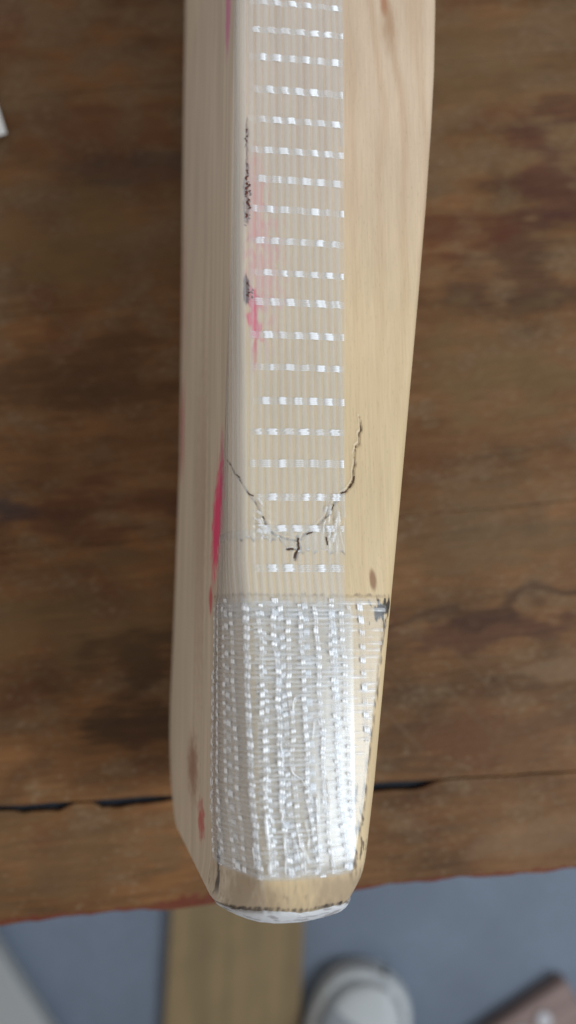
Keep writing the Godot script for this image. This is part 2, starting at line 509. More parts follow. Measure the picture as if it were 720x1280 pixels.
func guard_mesh() -> ArrayMesh:
	# the rubbery white toe guard: a thin cap round the whole toe end
	var pts := PackedVector3Array()
	var uvs := PackedVector2Array()
	var rows := 13
	var near := 90
	var cols := 0
	var wob := noise(77, 0.2, 3)
	for k in rows:
		var f := k / float(rows - 1)
		var line := PackedVector2Array()
		var sv := PackedFloat32Array()
		for c in near:
			var w := lerpf(W0, 33.0, c / float(near - 1))
			var s_top := guard_edge(w) + 0.35 * wob.get_noise_2d(w * 2.0, 3.0)
			var s: float = TOE + (s_top - TOE) * (1.0 - cos(f * PI / 2.0))
			line.append(flat(s, minf(w, section(s)[1][-1] - 0.3)))
			sv.append(s)
		var s2: float = sv[0]
		var lo := v_low(s2)
		var th := table_at(THICK, s2)
		var last := line[-1]
		for q in [[th - 0.5, 0.4], [th - 0.5, 0.6], [th - 6.0, 0.72], [th - 12.0, 0.76], [8.0, 0.76], [3.5, 0.72], [2.5, 0.5]]:
			line.append(Vector2(q[0], lerpf(last.y, lo, q[1])))
			sv.append(sv[0])
		line.append(line[0])
		sv.append(sv[0])
		cols = line.size()
		var full := 0.45 + 0.3 * sin(f * PI) if k < rows - 1 else -0.15
		var centre := Vector2(th * 0.5, 50.0)
		for c in cols:
			var away := (line[c] - centre)
			var swell := full * (0.25 + 0.75 * ss(8.0, 30.0, float(c)) if c < near else 0.25)
			var p := line[c] + Vector2(signf(away.x) * swell * 0.8, -swell if away.y < 0.0 and c < near else swell * signf(away.y))
			var pos := place(sv[c], p)
			pos.z += (swell * (1.0 - f) + 0.12 * wob.get_noise_2d(c * 0.9, k * 3.0)) * 0.001
			pts.append(pos)
			uvs.append(Vector2(c / float(cols), f))
	var extra := PackedInt32Array()
	var mid := Vector3.ZERO
	for c in cols: mid += pts[c] / cols
	pts.append(mid)
	uvs.append(Vector2(0.5, 0.0))
	for c in cols - 1: extra.append_array(PackedInt32Array([pts.size() - 1, c + 1, c]))
	return grid(pts, uvs, rows, cols, false, extra)

func guard_material() -> StandardMaterial3D:
	var im := Image.create(512, 64, false, Image.FORMAT_RGB8)
	var n := noise(21, 0.02, 4)
	for y in 64:
		for x in 512:
			var k := n.get_noise_2d(x, y * 3.0)
			var c := Vector3(0.56, 0.57, 0.59) * (1.0 + 0.12 * k)
			var dirt := ss(0.10, 0.42, k + 0.35 * exp(-pow((x / 512.0 - 0.62) / 0.10, 2.0)) * ss(64.0, 20.0, y))
			c = c.lerp(Vector3(0.23, 0.21, 0.21), dirt * 0.75)
			im.set_pixel(x, y, lin(c.x, c.y, c.z))
	var m := StandardMaterial3D.new()
	m.albedo_texture = tex(im)
	m.roughness = 0.6
	return m

func handle_mesh() -> ArrayMesh:
	var st := SurfaceTool.new()
	var cyl := CylinderMesh.new()
	cyl.top_radius = 0.0165
	cyl.bottom_radius = 0.018
	cyl.height = 0.29
	cyl.radial_segments = 28
	st.begin(Mesh.PRIMITIVE_TRIANGLES)
	st.append_from(cyl, 0, Transform3D(Basis(Vector3.RIGHT, -PI / 2), Vector3(0.020, (VM - 53.0) * 0.001, -0.69)))
	return st.commit()

# ------------------------------------------------------------------ tape
# a yarn laid over the bat: path of (s, w), its width across, how high its middle rides (mm),
# how wide and how bare of resin it is along the way, plus painted glints (1 = dry white fibre on top of the weave)
func yarn(path: PackedVector2Array, width: float, high: PackedFloat32Array, thick: float, across_s: bool, bare := PackedFloat32Array(), strands := 1) -> ArrayMesh:
	var pts := PackedVector3Array()
	var uvs := PackedVector2Array()
	var tints := PackedColorArray()
	var extra := PackedInt32Array()
	var cols := 5
	var n := path.size()
	for m in strands:
		var first := pts.size()
		var part := width / strands
		var mid := (m - (strands - 1) / 2.0) * part * 0.92
		var ragged := rng.randf_range(-0.9, 0.9)
		for k in n:
			# each strand of the yarn comes up and goes down a little before or after its neighbours
			var kk := clampf(k + ragged, 0.0, n - 1.0) if strands > 1 else float(k)
			var i := int(kk)
			var i2 := mini(i + 1, n - 1)
			var hh := lerpf(high[i], high[i2], kk - i)
			var show := 1.0 if bare.is_empty() else lerpf(bare[i], bare[i2], kk - i)
			for j in cols:
				var a := (j - 2) / 2.0
				var p := path[k]
				var off := mid + a * part * 0.5 * (0.75 + 0.3 * show)
				if across_s: p.x += off
				else: p.y += off
				pts.append(on_bat(p.x, p.y, hh + thick * (1.0 - a * a)))
				uvs.append(Vector2(k * 0.1, j * 0.25))
				tints.append(Color(1, 1, 1, clampf(show, 0.0, 1.0)))
		if m > 0:
			for r in n - 1:
				for c in cols - 1:
					var q := first + r * cols + c
					if across_s: extra.append_array(PackedInt32Array([q, q + 1, q + cols, q + 1, q + cols + 1, q + cols]))
					else: extra.append_array(PackedInt32Array([q, q + cols, q + 1, q + 1, q + cols, q + cols + 1]))
	return grid(pts, uvs, n, cols, not across_s, extra, tints if not bare.is_empty() else PackedColorArray())

func sheet(s0: float, s1: float, w0: Callable, w1: Callable, ns: int, nw: int, lift: Callable) -> ArrayMesh:
	var pts := PackedVector3Array()
	var uvs := PackedVector2Array()
	for r in ns:
		var s := lerpf(s0, s1, r / float(ns - 1))
		for c in nw:
			var w := lerpf(w0.call(s), w1.call(s), c / float(nw - 1))
			pts.append(on_bat(s, w, lift.call(s, w)))
			uvs.append(Vector2(c / float(nw), r / float(ns)))
	return grid(pts, uvs, ns, nw, false)

func tape_left(s: float) -> float:
	return -table_at([[60.0, 17.0], [75.0, 14.0], [95.0, 8.5], [140.0, 3.5], [220.0, 2.2]], s)

func tape_right(s: float) -> float:
	return table_at([[66.0, 24.2], [135.0, 24.9], [210.0, 25.3]], s) - table_at(CREASE, s) + 0.5

# the upper strip ends in a ragged cut just below the crack
func tape_end(w: float) -> float:
	return 74.6 - 2.4 * ss(7.0, 11.0, w) + 0.35 * sin(w * 1.9) + 0.2 * sin(w * 5.3)

# where the crack has lifted and creased the tape
func kink(s: float, w: float) -> float:
	var a := exp(-pow((s - 78.5) / 4.5, 2.0))
	var l := a * exp(-pow((w - 3.2) / 2.6, 2.0)) * (0.35 + 0.30 * sin(s * 3.3 + w * 1.1))
	var r := exp(-pow((s - 79.0) / 5.0, 2.0)) * exp(-pow((w - 20.0) / 2.6, 2.0)) * (0.35 + 0.32 * sin(w * 4.2 + s * 1.0))
	var m := exp(-pow((s - 76.6) / 1.6, 2.0)) * exp(-pow((w - 13.0) / 5.0, 2.0)) * 0.12
	return l + r + m

func long_tape(bat: Node3D, film: Material, long_m: Material, white: Material) -> void:
	var n := noise(41, 0.25, 2)
	var lift := func(s: float, w: float) -> float: return 0.10 + kink(s, w) + 0.03 * n.get_noise_2d(s * 0.5, w * 2.0)
	var under := put("edge_tape", sheet(58.0, 76.5, tape_left, tape_right, 50, 60, func(_s: float, _w: float) -> float: return 0.05), film, bat)
	tag(under, "short end of clear tape running from the crack down under the toe patch")
	var pts := PackedVector3Array()
	var uvs := PackedVector2Array()
	for r in 420:
		for c in 100:
			var g := c / 99.0
			var w0 := lerpf(tape_left(75.0), tape_right(75.0), g)
			var s0 := lerpf(tape_end(w0), 216.0, r / 419.0)
			var w1 := lerpf(tape_left(s0), tape_right(s0), g)
			pts.append(on_bat(s0, w1, lift.call(s0, w1)))
			uvs.append(Vector2(g, r / 419.0))
	var tape := put("edge_tape", grid(pts, uvs, 420, 100, false), film, bat)
	tag(tape, "long strip of clear tape with spaced white cross yarns along the edge")
	# yarns along the tape
	var pitch := 1.66
	var w := -13.0
	var left := []
	while w < 25.0:
		var path := PackedVector2Array()
		var high := PackedFloat32Array()
		var s := 58.0
		while s < 216.0:
			if w > tape_left(s) + 0.4 and w < tape_right(s) - 0.4:
				path.append(Vector2(s, w + 0.12 * n.get_noise_2d(s * 0.2, w * 9.0)))
				high.append(0.06 + kink(s, w))
			s += 0.8 if s > 70.0 and s < 88.0 else 1.6
		if path.size() > 3: put("lengthwise_yarn", yarn(path, 1.05, high, 0.16, false), long_m, tape)
		w += pitch
	# yarns across it: they dive under every second lengthwise yarn
	var right_s := [209.8, 202.4, 195.2, 188.1, 179.8, 172.2, 164.5, 157.3, 150.0, 142.4, 134.8, 128.0, 120.4, 113.0, 105.4, 98.5, 91.5, 84.0, 77.2, 68.6]
	for k in right_s.size():
		var s0: float = right_s[k]
		var skew := table_at([[68.0, 0.2], [92.0, 0.8], [150.0, 1.2], [200.0, 2.2]], s0)
		var a := 1.6 + rng.randf_range(-0.5, 0.8)
		var b := tape_right(s0) - 0.1
		# floats lie midway between crossings; neighbouring rows are shifted by one
		var run := PackedVector2Array()
		var high := PackedFloat32Array()
		var wide := PackedFloat32Array()
		var x := a
		var shift := (0.0 if k % 2 == 0 else pitch * 0.9) + rng.randf_range(-0.25, 0.25)
		while x < b:
			var ph := (x - b - shift) / (pitch * 2.12) * TAU
			var s := s0 - skew * (b - x) / 20.8 + 0.12 * n.get_noise_2d(x * 1.5, k * 40.0)
			run.append(Vector2(s, x))
			var up := cos(ph) + 0.35 + 0.5 * n.get_noise_2d(x * 0.7, k * 17.0)
			high.append(0.02 + 0.24 * ss(-0.1, 0.8, up) + kink(s, x))
			wide.append(clampf(0.24 + (0.52 + 0.8 * n.get_noise_2d(x * 1.1 + 500.0, k * 23.0)) * ss(-0.35, 0.85, up), 0.0, 0.92) * ss(a - 0.5, a + 4.0, x + 0.6))  # noise and the fade by the crease paint how the floats glint
			x += 0.2
		var y := put("cross_yarn", yarn(run, 1.7 + rng.randf_range(-0.2, 0.25), high, 0.12, true, wide, 4), white, under if s0 < 70.0 else tape)
		if k == 18: tag(y, "cross yarn creased where the crack has lifted the tape")
	for run in 3:
		var rim := PackedVector2Array()
		var rise := PackedFloat32Array()
		var show := PackedFloat32Array()
		for f in 60:
			var w2 := lerpf([-1.0, 6.5, 14.5][run], [7.5, 15.0, 21.8][run], f / 59.0)
			rim.append(Vector2(tape_end(w2) + 0.15, w2))
			rise.append(0.10 + kink(tape_end(w2), w2))
			show.append(clampf(0.25 + 0.8 * n.get_noise_2d(w2 * 1.5, 800.0), 0.05, 0.8))
		put("tape_fold", yarn(rim, 0.42, rise, 0.12, true, show), white, tape)
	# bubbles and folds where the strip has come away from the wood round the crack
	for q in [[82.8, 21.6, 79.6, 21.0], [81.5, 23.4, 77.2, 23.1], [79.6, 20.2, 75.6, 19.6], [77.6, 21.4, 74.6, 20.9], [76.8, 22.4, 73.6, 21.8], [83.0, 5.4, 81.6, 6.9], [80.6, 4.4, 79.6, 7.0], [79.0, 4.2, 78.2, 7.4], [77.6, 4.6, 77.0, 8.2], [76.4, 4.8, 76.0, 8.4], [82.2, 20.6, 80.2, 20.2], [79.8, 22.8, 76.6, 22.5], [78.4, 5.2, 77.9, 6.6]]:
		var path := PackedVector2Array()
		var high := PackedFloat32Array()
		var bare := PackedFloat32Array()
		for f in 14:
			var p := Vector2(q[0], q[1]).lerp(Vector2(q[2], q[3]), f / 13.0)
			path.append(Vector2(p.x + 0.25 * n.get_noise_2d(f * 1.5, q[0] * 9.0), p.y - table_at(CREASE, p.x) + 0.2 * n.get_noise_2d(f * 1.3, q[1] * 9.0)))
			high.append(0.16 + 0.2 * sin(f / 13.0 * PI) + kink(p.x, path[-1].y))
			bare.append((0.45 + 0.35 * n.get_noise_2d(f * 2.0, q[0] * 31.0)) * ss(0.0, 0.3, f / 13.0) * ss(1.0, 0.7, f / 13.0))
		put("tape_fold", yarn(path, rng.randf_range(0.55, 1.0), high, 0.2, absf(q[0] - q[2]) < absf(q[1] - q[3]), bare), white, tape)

# creases of the loose film on the topmost wrap: [height, width, points (s, u) ...]
const CREASES := [
	[0.40, 0.26, [28.6, 12.2], [26.8, 13.0], [25.6, 14.9], [23.6, 15.8], [21.5, 16.6]], [0.30, 0.30, [22.0, 17.9], [15.0, 18.1], [7.4, 18.6]],
	[0.42, 0.45, [19.5, 7.4], [14.0, 8.0], [7.5, 8.6]], [0.30, 0.24, [15.0, 11.2], [7.2, 11.6]],
	[0.30, 0.20, [17.0, 13.6], [13.5, 14.3], [10.0, 16.0]], [0.26, 0.20, [27.0, 7.7], [22.0, 7.4], [17.0, 8.8]],
	[0.30, 0.18, [17.0, 15.4], [14.8, 16.2], [12.6, 16.0]], [0.24, 0.20, [42.0, 13.4], [39.0, 12.7], [37.0, 12.8]],
	[0.28, 0.18, [14.0, 13.0], [11.5, 14.0], [10.2, 14.1]], [0.28, 0.16, [18.6, 16.4], [16.0, 17.0], [14.6, 16.8]],
	[0.24, 0.18, [33.0, 10.4], [30.0, 10.9], [28.0, 10.8]], [0.22, 0.16, [25.0, 20.2], [20.5, 20.6]],
	[0.26, 0.20, [12.5, 20.8], [8.0, 21.2]], [0.24, 0.16, [12.0, 15.2], [8.0, 15.6]], [0.24, 0.18, [22.6, 10.0], [19.4, 10.8], [17.5, 10.7]],
	[0.22, 0.16, [37.0, 17.4], [34.0, 17.0]], [0.24, 0.16, [13.0, 5.6], [8.0, 6.2]],
]

func wrinkle(s: float, w: float, layer: int) -> float:
	if s > 46.0 or w < -2.0: return 0.0
	var p := Vector2(s, w + table_at(CREASE, s))
	var out := 0.0
	for q in CREASES:
		for k in range(3, q.size()):
			var a := Vector2(q[k - 1][0], q[k - 1][1])
			var b := Vector2(q[k][0], q[k][1])
			if p.x > a.x + 1.5 or p.x < b.x - 1.5: continue
			var d: float = p.distance_to(Geometry2D.get_closest_point_to_segment(p, a, b)) / q[1]
			if d < 3.0: out = maxf(out, q[0] * exp(-d * d))
	return out * [0.0, 0.25, 0.7][layer]

func patch(bat: Node3D, layer: int, film: Material, long_m: Material, white: Material) -> void:
	var top: float = [62.4, 61.2, 59.6][layer]
	var base: float = 0.28 + 0.26 * layer
	var n := noise(50 + layer, 0.22, 3)
	var rightmost := func(s: float) -> float:
		var c := table_at(CREASE, s)
		return (patch_right(s) if layer == 0 else minf(patch_right(s) - 0.4, 25.9 + 0.2 * layer)) - c
	var leftmost := func(s: float) -> float: return -table_at([[6.0, 14.5], [10.0, 19.0], [36.0, 20.5], [63.0, 17.0]], s) if layer == 0 else [0.0, -16.5, 0.8][layer] + 0.4 * n.get_noise_2d(s * 0.4, 5.0)
	var bottom := 6.6 + 0.5 * layer
	var lift := func(s: float, w: float) -> float: return base + wrinkle(s, w, layer) + 0.035 * n.get_noise_2d(s * 0.35, w * 0.5)
	var name_it := put("tape_patch", sheet(bottom, top, leftmost, rightmost, 150, 190, lift), film, bat)
	tag(name_it, ["lowest short tape wrap over the toe end of the edge", "second tape wrap lying over the first", "topmost tape wrap, creased near the toe"][layer])
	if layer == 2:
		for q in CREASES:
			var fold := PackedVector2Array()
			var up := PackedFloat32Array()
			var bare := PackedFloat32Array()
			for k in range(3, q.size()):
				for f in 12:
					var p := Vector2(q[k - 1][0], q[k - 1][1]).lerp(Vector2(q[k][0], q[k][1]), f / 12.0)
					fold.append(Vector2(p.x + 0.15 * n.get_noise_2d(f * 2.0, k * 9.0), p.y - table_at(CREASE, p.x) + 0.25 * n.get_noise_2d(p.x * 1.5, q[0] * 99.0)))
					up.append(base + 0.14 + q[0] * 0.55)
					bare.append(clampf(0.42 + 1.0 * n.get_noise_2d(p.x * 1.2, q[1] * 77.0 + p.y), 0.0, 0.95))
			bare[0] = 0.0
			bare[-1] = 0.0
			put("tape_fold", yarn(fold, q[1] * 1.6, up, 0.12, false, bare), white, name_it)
	var pitch: float = [1.42, 0.98, 0.92][layer]
	var s := bottom + 0.7
	var row := 0
	while s < top - 0.4:
		var path := PackedVector2Array()
		var high := PackedFloat32Array()
		var glint_alpha := PackedFloat32Array()
		var a: float = leftmost.call(s) + 0.2
		var b: float = rightmost.call(s) - 0.2
		var x := a
		while x < b:
			path.append(Vector2(s + 0.10 * n.get_noise_2d(x * 0.4, s * 9.0), x))
			high.append(base - 0.02 + wrinkle(s, x, layer))
			glint_alpha.append(clampf(0.13 + 0.55 * n.get_noise_2d(x * 0.8 + 33.0, s * 6.0 + layer * 70.0) * ss(-4.0, 4.0, x), 0.05, 0.6))  # uneven whiteness paints glints along the yarn, dying out left of the crease
			x += 0.45
		put("crosswise_yarn", yarn(path, pitch * 0.68, high, 0.09, true, glint_alpha), white, name_it)
		s += pitch
		row += 1
	var first: float = [28.6, 26.0, 24.4][layer]
	for k in [9, 12, 9][layer]:
		var u: float = first - k * [6.15, 3.7, 3.0][layer] + rng.randf_range(-0.3, 0.3)
		var path := PackedVector2Array()
		var high := PackedFloat32Array()
		var wide := PackedFloat32Array()
		s = bottom + 0.3
		var gain := 0.16 + 0.10 * rng.randf()
		while s < top - 0.1:
			var x: float = u - 4.4 + [0.18, 0.5, 0.6][layer] * n.get_noise_2d(s * 0.45, k * 30.0)
			var room: float = rightmost.call(s) - x
			if room > 0.6 and x > leftmost.call(s) + 0.4:
				path.append(Vector2(s, x))
				var up := cos((s - bottom) / (pitch * 2.0) * TAU + PI * (k % 2)) + 0.1 + 0.9 * n.get_noise_2d(s * 0.9, k * 11.0)
				high.append(base + 0.02 + gain * 0.75 * ss(-0.5, 1.1, up) + wrinkle(s, x, layer))
				wide.append(clampf(0.15 + (0.66 + 1.1 * n.get_noise_2d(s * 1.3 + 900.0, k * 37.0)) * ss(-0.2, 0.7, up), 0.0, 1.0))  # random part of the whiteness paints sparkle on the floats
			s += 0.17
		if path.size() > 6: put("lengthwise_yarn", yarn(path, [1.25, 1.05, 0.95][layer] + rng.randf_range(-0.2, 0.3), high, 0.09, false, wide, [3, 2, 2][layer]), white, name_it)

# ------------------------------------------------------------------ bench
# old stains, worn places and one painted bat shadow on the bench top, mm: [x, z, half width, half depth, colour, strength]
const STAINS_AND_SHADE := [
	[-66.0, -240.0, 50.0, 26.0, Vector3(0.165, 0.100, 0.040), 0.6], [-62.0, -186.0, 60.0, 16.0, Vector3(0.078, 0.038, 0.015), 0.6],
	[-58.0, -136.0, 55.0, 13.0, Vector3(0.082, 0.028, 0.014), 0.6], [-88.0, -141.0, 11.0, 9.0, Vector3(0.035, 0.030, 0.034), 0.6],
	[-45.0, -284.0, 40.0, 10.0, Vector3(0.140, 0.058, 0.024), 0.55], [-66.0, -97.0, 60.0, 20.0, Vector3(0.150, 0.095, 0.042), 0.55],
	[-44.0, -74.0, 22.0, 22.0, Vector3(0.045, 0.024, 0.012), 0.6], [-72.0, -20.0, 50.0, 16.0, Vector3(0.125, 0.078, 0.038), 0.5],  # first entry: soft shadow of the bat, painted as a dark spot
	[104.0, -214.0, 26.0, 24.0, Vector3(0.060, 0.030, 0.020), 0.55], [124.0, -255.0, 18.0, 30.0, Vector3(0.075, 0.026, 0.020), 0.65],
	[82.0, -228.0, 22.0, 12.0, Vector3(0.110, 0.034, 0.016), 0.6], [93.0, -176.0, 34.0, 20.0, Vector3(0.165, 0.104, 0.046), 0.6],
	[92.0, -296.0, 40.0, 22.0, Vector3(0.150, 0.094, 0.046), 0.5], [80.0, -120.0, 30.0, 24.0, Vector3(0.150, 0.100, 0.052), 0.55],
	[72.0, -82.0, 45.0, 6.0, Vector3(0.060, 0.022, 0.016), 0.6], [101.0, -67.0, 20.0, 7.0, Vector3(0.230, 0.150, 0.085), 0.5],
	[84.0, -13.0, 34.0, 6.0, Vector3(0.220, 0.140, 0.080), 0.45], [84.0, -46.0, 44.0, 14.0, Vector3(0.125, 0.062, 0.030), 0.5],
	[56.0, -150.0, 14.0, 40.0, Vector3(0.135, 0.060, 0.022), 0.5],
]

func bench_texture() -> Array:
	# old varnished boards, grain along x: 0.42 m by 0.42 m of them, and the same pattern as relief
	var sz := 1024
	var im := Image.create(sz, sz, false, Image.FORMAT_RGB8)
	var hm := Image.create(sz, sz, false, Image.FORMAT_RGB8)
	var g1 := noise(101, 0.02, 4)
	var g2 := noise(102, 0.10, 3)
	var g3 := noise(103, 0.012, 3)
	var g4 := noise(104, 0.05, 3)
	var g5 := noise(105, 0.25, 2)
	for y in sz:
		var z := (y + 0.5) / sz * 420.0 - 350.0
		for x in sz:
			var p := (x + 0.5) / sz * 420.0 - 210.0
			var slow := g3.get_noise_2d(p * 0.9, z * 1.6)
			var grain := g1.get_noise_2d(p * 0.35, z * 5.0 + slow * 26.0)
			var fine := g2.get_noise_2d(p * 0.5, z * 5.5)
			var wear := g4.get_noise_2d(p * 0.6, z)
			var speck := g5.get_noise_2d(p * 0.8, z * 2.2)
			var right := ss(-20.0, 60.0, p)
			var c := Vector3(0.150, 0.070, 0.0265).lerp(Vector3(0.148, 0.074, 0.031), right)
			c *= 1.0 + 0.30 * grain + 0.24 * fine + 0.22 * g2.get_noise_2d(p * 0.22 + 700.0, z * 9.0) + 0.30 * slow + 0.30 * g4.get_noise_2d(p * 0.5 + 90.0, z * 0.6)
			c = c.lerp(Vector3(0.158, 0.104, 0.058), ss(0.0, 0.5, wear * 0.7 + 0.32 * ss(-170.0, -300.0, z)) * 0.55)
			c = c.lerp(Vector3(0.110, 0.036, 0.014), ss(0.12, 0.6, g3.get_noise_2d(p * 1.3 + 400.0, z * 1.6)) * 0.5)
			c = c.lerp(Vector3(0.030, 0.018, 0.012), ss(0.22, 0.65, g3.get_noise_2d(p * 1.4 - 300.0, z * 2.0)) * 0.32)
			c = c.lerp(Vector3(0.24, 0.165, 0.10), ss(0.33, 0.62, speck + wear * 0.3) * 0.40)
			var scr := g2.get_noise_2d((p + z) * 0.06, (p - z * 0.8) * 1.6)
			c = c.lerp(Vector3(0.15, 0.095, 0.055), ss(0.40, 0.60, scr) * 0.35)
			for q in STAINS_AND_SHADE:
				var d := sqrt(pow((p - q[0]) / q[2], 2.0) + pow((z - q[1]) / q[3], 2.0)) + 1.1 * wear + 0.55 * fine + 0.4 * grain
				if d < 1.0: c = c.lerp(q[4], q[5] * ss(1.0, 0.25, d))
			c *= 1.0 + 0.12 * ss(0.15, 0.5, g1.get_noise_2d(p * 0.5, z * 11.0)) * ss(-150.0, -110.0, z) * ss(20.0, -10.0, p)
			# an old oblong stain, a long check and a darker patch
			c = c.lerp(Vector3(0.070, 0.042, 0.028), ss(-0.2, 0.7, minf(1.0 - pow((p + 34.0) / 30.0, 4.0) - pow((z + 266.0) / 7.0, 2.0), 1.0) + wear * 0.9 + fine * 0.5) * 0.55)
			c = c.lerp(Vector3(0.050, 0.024, 0.014), ss(3.5, 0.3, absf(z + 86.0 + (p - 60.0) * 0.10 + wear * 9.0)) * ss(10.0, 35.0, p) * 0.65)
			# red paint splashed on the front arris
			c = c.lerp(Vector3(0.125, 0.020, 0.015), ss(0.0, 0.4, 1.0 - absf(z + 0.5) / (0.7 + 2.0 * maxf(0.0, wear + 0.1) + 2.2 * exp(-pow((p + 32.0) / 9.0, 2.0))) + speck * 0.8) * 0.7)
			im.set_pixel(x, y, lin(clampf(c.x, 0.008, 0.9), clampf(c.y, 0.006, 0.9), clampf(c.z, 0.004, 0.9)))
			var hgt := clampf(0.5 + 0.35 * grain + 0.25 * fine + 0.2 * speck, 0.0, 1.0)
			hm.set_pixel(x, y, Color(hgt, hgt, hgt))
	return [tex(im), tex(hm)]

func build_bench() -> void:
	# local: origin on the floor below the front edge, x along the edge, -z away from the viewer
	var b := thing("workbench", Vector3(0, 0, 0.0912), deg_to_rad(5.2))
	tag(b, "old brown wooden workbench under the bat, its front edge splashed with red paint", "workbench")
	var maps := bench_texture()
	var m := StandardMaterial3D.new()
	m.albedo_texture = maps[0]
	m.roughness = 0.6
	m.metallic_specular = 0.32
	m.heightmap_enabled = true
	m.heightmap_texture = maps[1]
	m.heightmap_scale = 0.035
	var n := noise(61, 0.03, 3)
	# back-to-front board edges (mm from the front edge, at x = 0); the first joint runs a little askew
	var joints := [0.0, 34.4, 124.0, 212.0, 300.0, 388.0, 470.0]
	for k in 6:
		var pts := PackedVector3Array()
		var uvs := PackedVector2Array()
		var nx := 161
		var prof := [[0.0, -38.0, 1], [0.0, -0.7, 1], [0.04, -0.25, 1], [0.2, -0.06, 1], [0.7, 0.0, 1], [0.5, 0.0, 0], [-0.6, 0.0, 2], [-0.2, -0.04, 2], [-0.04, -0.2, 2], [0.0, -0.7, 2], [0.0, -38.0, 2]]
		var dz: float = [0.0, -0.1, -0.06, -0.1, -0.05, -0.08][k]
		for i in nx:
			var x := lerpf(-700.0, 700.0, i / float(nx - 1)) if absf(i - 80) > 60 else 0.0
			# finer steps where the camera looks
			var f := (i - 80) / 80.0
			x = 230.0 * f * (1.0 + 2.05 * pow(absf(f), 6.0))
			var front: float = -joints[k] + (n.get_noise_2d(x * 1.2, k * 50.0) * 0.5 if k > 0 else n.get_noise_2d(x * 1.6, 7.0) * 1.2 + n.get_noise_2d(x * 0.25, 90.0) * 0.8)
			var back: float = -joints[k + 1] + n.get_noise_2d(x * 1.2, (k + 1) * 50.0) * 0.5
			if k == 1: front += 0.032 * x
			if k == 0: back += 0.032 * x
			# worn gap along the first joint: wide at the left, shut on the right but for one short length
			if k == 0:
				var g := 2.6 * ss(-20.0, -44.0, x) * (1.0 - ss(-74.0, -70.0, x) * ss(-60.0, -64.0, x)) * (0.8 + 0.5 * n.get_noise_2d(x * 3.0, 300.0)) + 2.4 * ss(22.0, 30.0, x) * ss(56.0, 46.0, x)
				back += 0.15 + maxf(0.0, g)
			elif k == 1: front -= 0.15
			else:
				front -= 0.02
			for q in prof:
				var z: float = front if q[2] == 1 else back if q[2] == 2 else (front + back) * 0.5
				var off: float = -q[0] if q[2] == 1 else -q[0] if q[2] == 2 else 0.0
				var wear: float = 0.25 * n.get_noise_2d(x * 0.5, z * 0.8 + k * 9.0) if q[1] > -1.0 else 0.0
				pts.append(Vector3(x, BENCH_TOP * 1000.0 + q[1] + dz + wear, z + off) * 0.001)
				uvs.append(Vector2((x + 210.0) / 420.0, ((z + off) + (q[1] if q[2] == 1 else 0.0) * -0.15 + 350.0) / 420.0))
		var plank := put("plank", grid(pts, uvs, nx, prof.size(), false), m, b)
		if k == 0: tag(plank, "narrow front plank with red paint along its edge")
	# dark filler and dirt in the joint
	var dirt := mat(lin(0.010, 0.014, 0.022), 0.9)
	var f := put("joint_filler", bevel_box(Vector3(1.3, 0.02, 0.006), 0.001), dirt, b)
	f.position = Vector3(0, BENCH_TOP - 0.0125, -0.0346)
	f.rotation.y = -0.032
	var frame := mat(lin(0.10, 0.06, 0.03), 0.7)
	for x in [-0.52, 0.62]:
		for z in [-0.06, -0.42]:
			var leg := put("leg", bevel_box(Vector3(0.07, BENCH_TOP - 0.0385, 0.07), 0.004), frame, b)
			leg.position = Vector3(x, (BENCH_TOP - 0.0385) / 2.0, z)
	var rail := put("rail", bevel_box(Vector3(1.07, 0.07, 0.025), 0.003), frame, b)
	rail.position = Vector3(0.05, BENCH_TOP - 0.0385 - 0.036, -0.0955 - 0.2)

# ------------------------------------------------------------------ floor and what lies on it
func build_floor() -> void:
	var im := Image.create(512, 512, false, Image.FORMAT_RGB8)
	var n := noise(201, 0.01, 5)
	var n2 := noise(202, 0.2, 2)
	for y in 512:
		for x in 512:
			var k := 1.0 + 0.22 * n.get_noise_2d(x, y) + 0.10 * n2.get_noise_2d(x, y)
			var c := Vector3(0.150, 0.186, 0.246) * k
			im.set_pixel(x, y, lin(c.x, c.y, c.z))
	var m := StandardMaterial3D.new()
	m.albedo_texture = tex(im)
	m.roughness = 0.55
	m.metallic_specular = 0.4
	m.uv1_scale = Vector3(6, 6, 6)
	var p := PlaneMesh.new()
	p.size = Vector2(6, 6)
	var o := put("floor", p, m, self)
	tag(o, "blue grey painted floor far below the bench", "", "", "structure")
	# the tan board on the floor beneath the bat
	var bi := Image.create(128, 512, false, Image.FORMAT_RGB8)
	var bn := noise(211, 0.03, 4)
	for y in 512:
		for x in 128:
			var k := 1.0 + 0.30 * bn.get_noise_2d(x * 1.5, y * 0.12) + 0.12 * bn.get_noise_2d(x + 300.0, y)
			var c := Vector3(0.205, 0.145, 0.070) * k
			bi.set_pixel(x, y, lin(c.x, c.y, c.z))
	var bm := StandardMaterial3D.new()
	bm.albedo_texture = tex(bi)
	bm.roughness = 0.6
	bm.uv1_scale = Vector3(7, 1.3, 1)
	bm.uv1_offset = Vector3(0.5, 0.5, 0)
	var t := thing("floor_board", Vector3(-0.0605, 0, 0.42), deg_to_rad(-2.6))
	tag(t, "flat tan wooden board lying on the floor in front of the bench, below the bat's toe", "board")
	var bd := put("board", bevel_box(Vector3(0.148, 0.018, 0.76), 0.002), bm, t)
	bd.position = Vector3(0, 0.0092, 0)

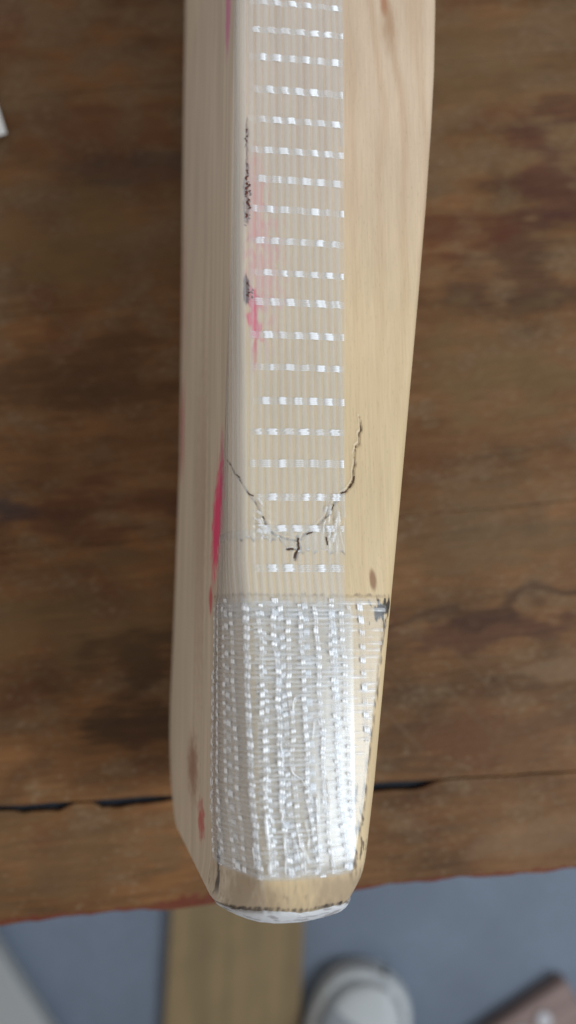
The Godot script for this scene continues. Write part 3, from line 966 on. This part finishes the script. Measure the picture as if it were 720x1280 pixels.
func build_paper() -> void:
	var pts := PackedVector3Array()
	var uvs := PackedVector2Array()
	for r in 13:
		for c in 13:
			var x := -c / 12.0 * 0.105
			var z := (r / 12.0) * -0.148
			var curl := 0.0006 + 0.004 * pow(c / 12.0, 2.0) + 0.0015 * pow(r / 12.0, 2.0) + 0.0012 * pow(1.0 - c / 12.0, 3.0)
			pts.append(Vector3(x, curl, z))
			uvs.append(Vector2(c, r) / 12.0)
	var m := mat(lin(0.80, 0.82, 0.84), 0.7)
	m.cull_mode = BaseMaterial3D.CULL_DISABLED
	var o := put("paper_sheet", grid(pts, uvs, 13, 13, false), m, self)
	o.position = Vector3(-0.1072, BENCH_TOP + 0.0004, -0.1838)
	o.rotation.y = deg_to_rad(19.0)
	tag(o, "white paper sheet on the bench at the left, only its corner in view", "paper")

func loft(stations: Array, n: int, dome: float, flat_top := false) -> ArrayMesh:
	# stations: [d along, centre x, half width, low y, high y]
	var pts := PackedVector3Array()
	var uvs := PackedVector2Array()
	for q in stations:
		for k in n:
			var a := float(k) / (n - 1) * TAU
			var cx := cos(a)
			var sy := sin(a)
			var e := 0.55 if flat_top else dome
			var x: float = q[1] + q[2] * signf(cx) * pow(absf(cx), e)
			var y: float = lerpf(q[3], q[4], 0.5 + 0.5 * signf(sy) * pow(absf(sy), e))
			pts.append(Vector3(x, y, q[0]))
			uvs.append(Vector2(float(k) / n, q[0] * 10.0))
	return grid(pts, uvs, stations.size(), n, false)

func build_shoe() -> void:
	var t := thing("shoe", Vector3(0.102, 0, 0.377), deg_to_rad(-25.0))
	tag(t, "pale grey rubber-toed shoe standing on the blue floor below the bench", "shoe")
	var rubber := mat(lin(0.40, 0.43, 0.45), 0.5)
	var cloth := mat(lin(0.24, 0.265, 0.29), 0.75)
	var cap := mat(lin(0.44, 0.47, 0.49), 0.45)
	var prof := [[0.0, 0.0, 0.006], [0.003, 0.0, 0.020], [0.010, 0.0, 0.033], [0.022, 0.0, 0.044], [0.040, 0.001, 0.0515], [0.065, 0.002, 0.055], [0.095, 0.003, 0.054], [0.140, 0.004, 0.046], [0.190, 0.003, 0.040], [0.240, 0.001, 0.039], [0.275, 0.0, 0.034], [0.290, 0.0, 0.022], [0.296, 0.0, 0.006]]
	var sole := []
	var foxing := []
	var upper := []
	var toe := []
	for q in prof:
		var d: float = q[0]
		sole.append([d, q[1], q[2] + 0.002, 0.0, 0.016])
		foxing.append([d, q[1], q[2], 0.012, 0.034])
		if d > 0.005 and d < 0.29:
			var h := 0.040 + 0.060 * ss(0.0, 0.19, d) + 0.012 * ss(0.2, 0.29, d)
			upper.append([d + 0.004, q[1], q[2] - 0.008, 0.022, h])
		if d > 0.002 and d < 0.07:
			toe.append([d + 0.006, q[1], (q[2] - 0.012) * (1.0 - 0.2 * ss(0.05, 0.07, d)), 0.026, 0.0465 + 0.021 * ss(0.0, 0.19, d)])
	put("sole", loft(sole, 36, 0.5, true), rubber, t)
	put("foxing", loft(foxing, 36, 0.5, true), cap, t)
	put("upper", loft(upper, 36, 0.8), cloth, t)
	put("toe_cap", loft(toe, 36, 0.8), cap, t)
	for k in 5:
		var l := put("lace", bevel_box(Vector3(0.044, 0.005, 0.007), 0.0015), rubber, t)
		l.position = Vector3(0.003, 0.078 + k * 0.0085, 0.100 + k * 0.019)
		l.rotation.x = deg_to_rad(-22)

func build_batten() -> void:
	# from its near end at the bench side down to the right of the shoe
	var t := thing("wooden_batten", Vector3(0.318, 0, 0.412), deg_to_rad(-58.5))
	tag(t, "brown wooden batten with pale round spots, lying aslant at the right of the shoe", "batten")
	var im := Image.create(128, 256, false, Image.FORMAT_RGB8)
	var n := noise(221, 0.04, 4)
	for y in 256:
		for x in 128:
			var k := 1.0 + 0.35 * n.get_noise_2d(x * 1.5, y * 0.2)
			var c := Vector3(0.225, 0.160, 0.145) * k
			if y > 120: c = c.lerp(Vector3(0.26, 0.15, 0.07), ss(232.0, 250.0, y))
			im.set_pixel(x, y, lin(c.x, c.y, c.z))
	var m := StandardMaterial3D.new()
	m.albedo_texture = tex(im)
	m.roughness = 0.6
	m.uv1_scale = Vector3(12, 2.0, 1)
	m.uv1_offset = Vector3(0.5, 0.5, 0)
	var bar := put("bar", bevel_box(Vector3(0.062, 0.022, 0.46), 0.003), m, t)
	bar.position = Vector3(0, 0.0112, 0.23)
	var pale := mat(lin(0.48, 0.48, 0.52), 0.4)
	var cyl := CylinderMesh.new()
	cyl.top_radius = 0.0078
	cyl.bottom_radius = 0.0086
	cyl.height = 0.006
	for k in 4:
		var d := put("plug", cyl, pale, t)
		d.position = Vector3(-0.011, 0.0236, 0.043 + k * 0.029)

func build_panel() -> void:
	var t := thing("grey_panel", Vector3(-0.262, 0, 0.427), deg_to_rad(36.7))
	tag(t, "pale grey flat panel lying on the floor at the lower left", "panel")
	var o := put("panel_board", bevel_box(Vector3(0.40, 0.030, 0.70), 0.005), mat(lin(0.32, 0.335, 0.345), 0.5), t)
	o.position = Vector3(-0.20, 0.0152, 0.0)
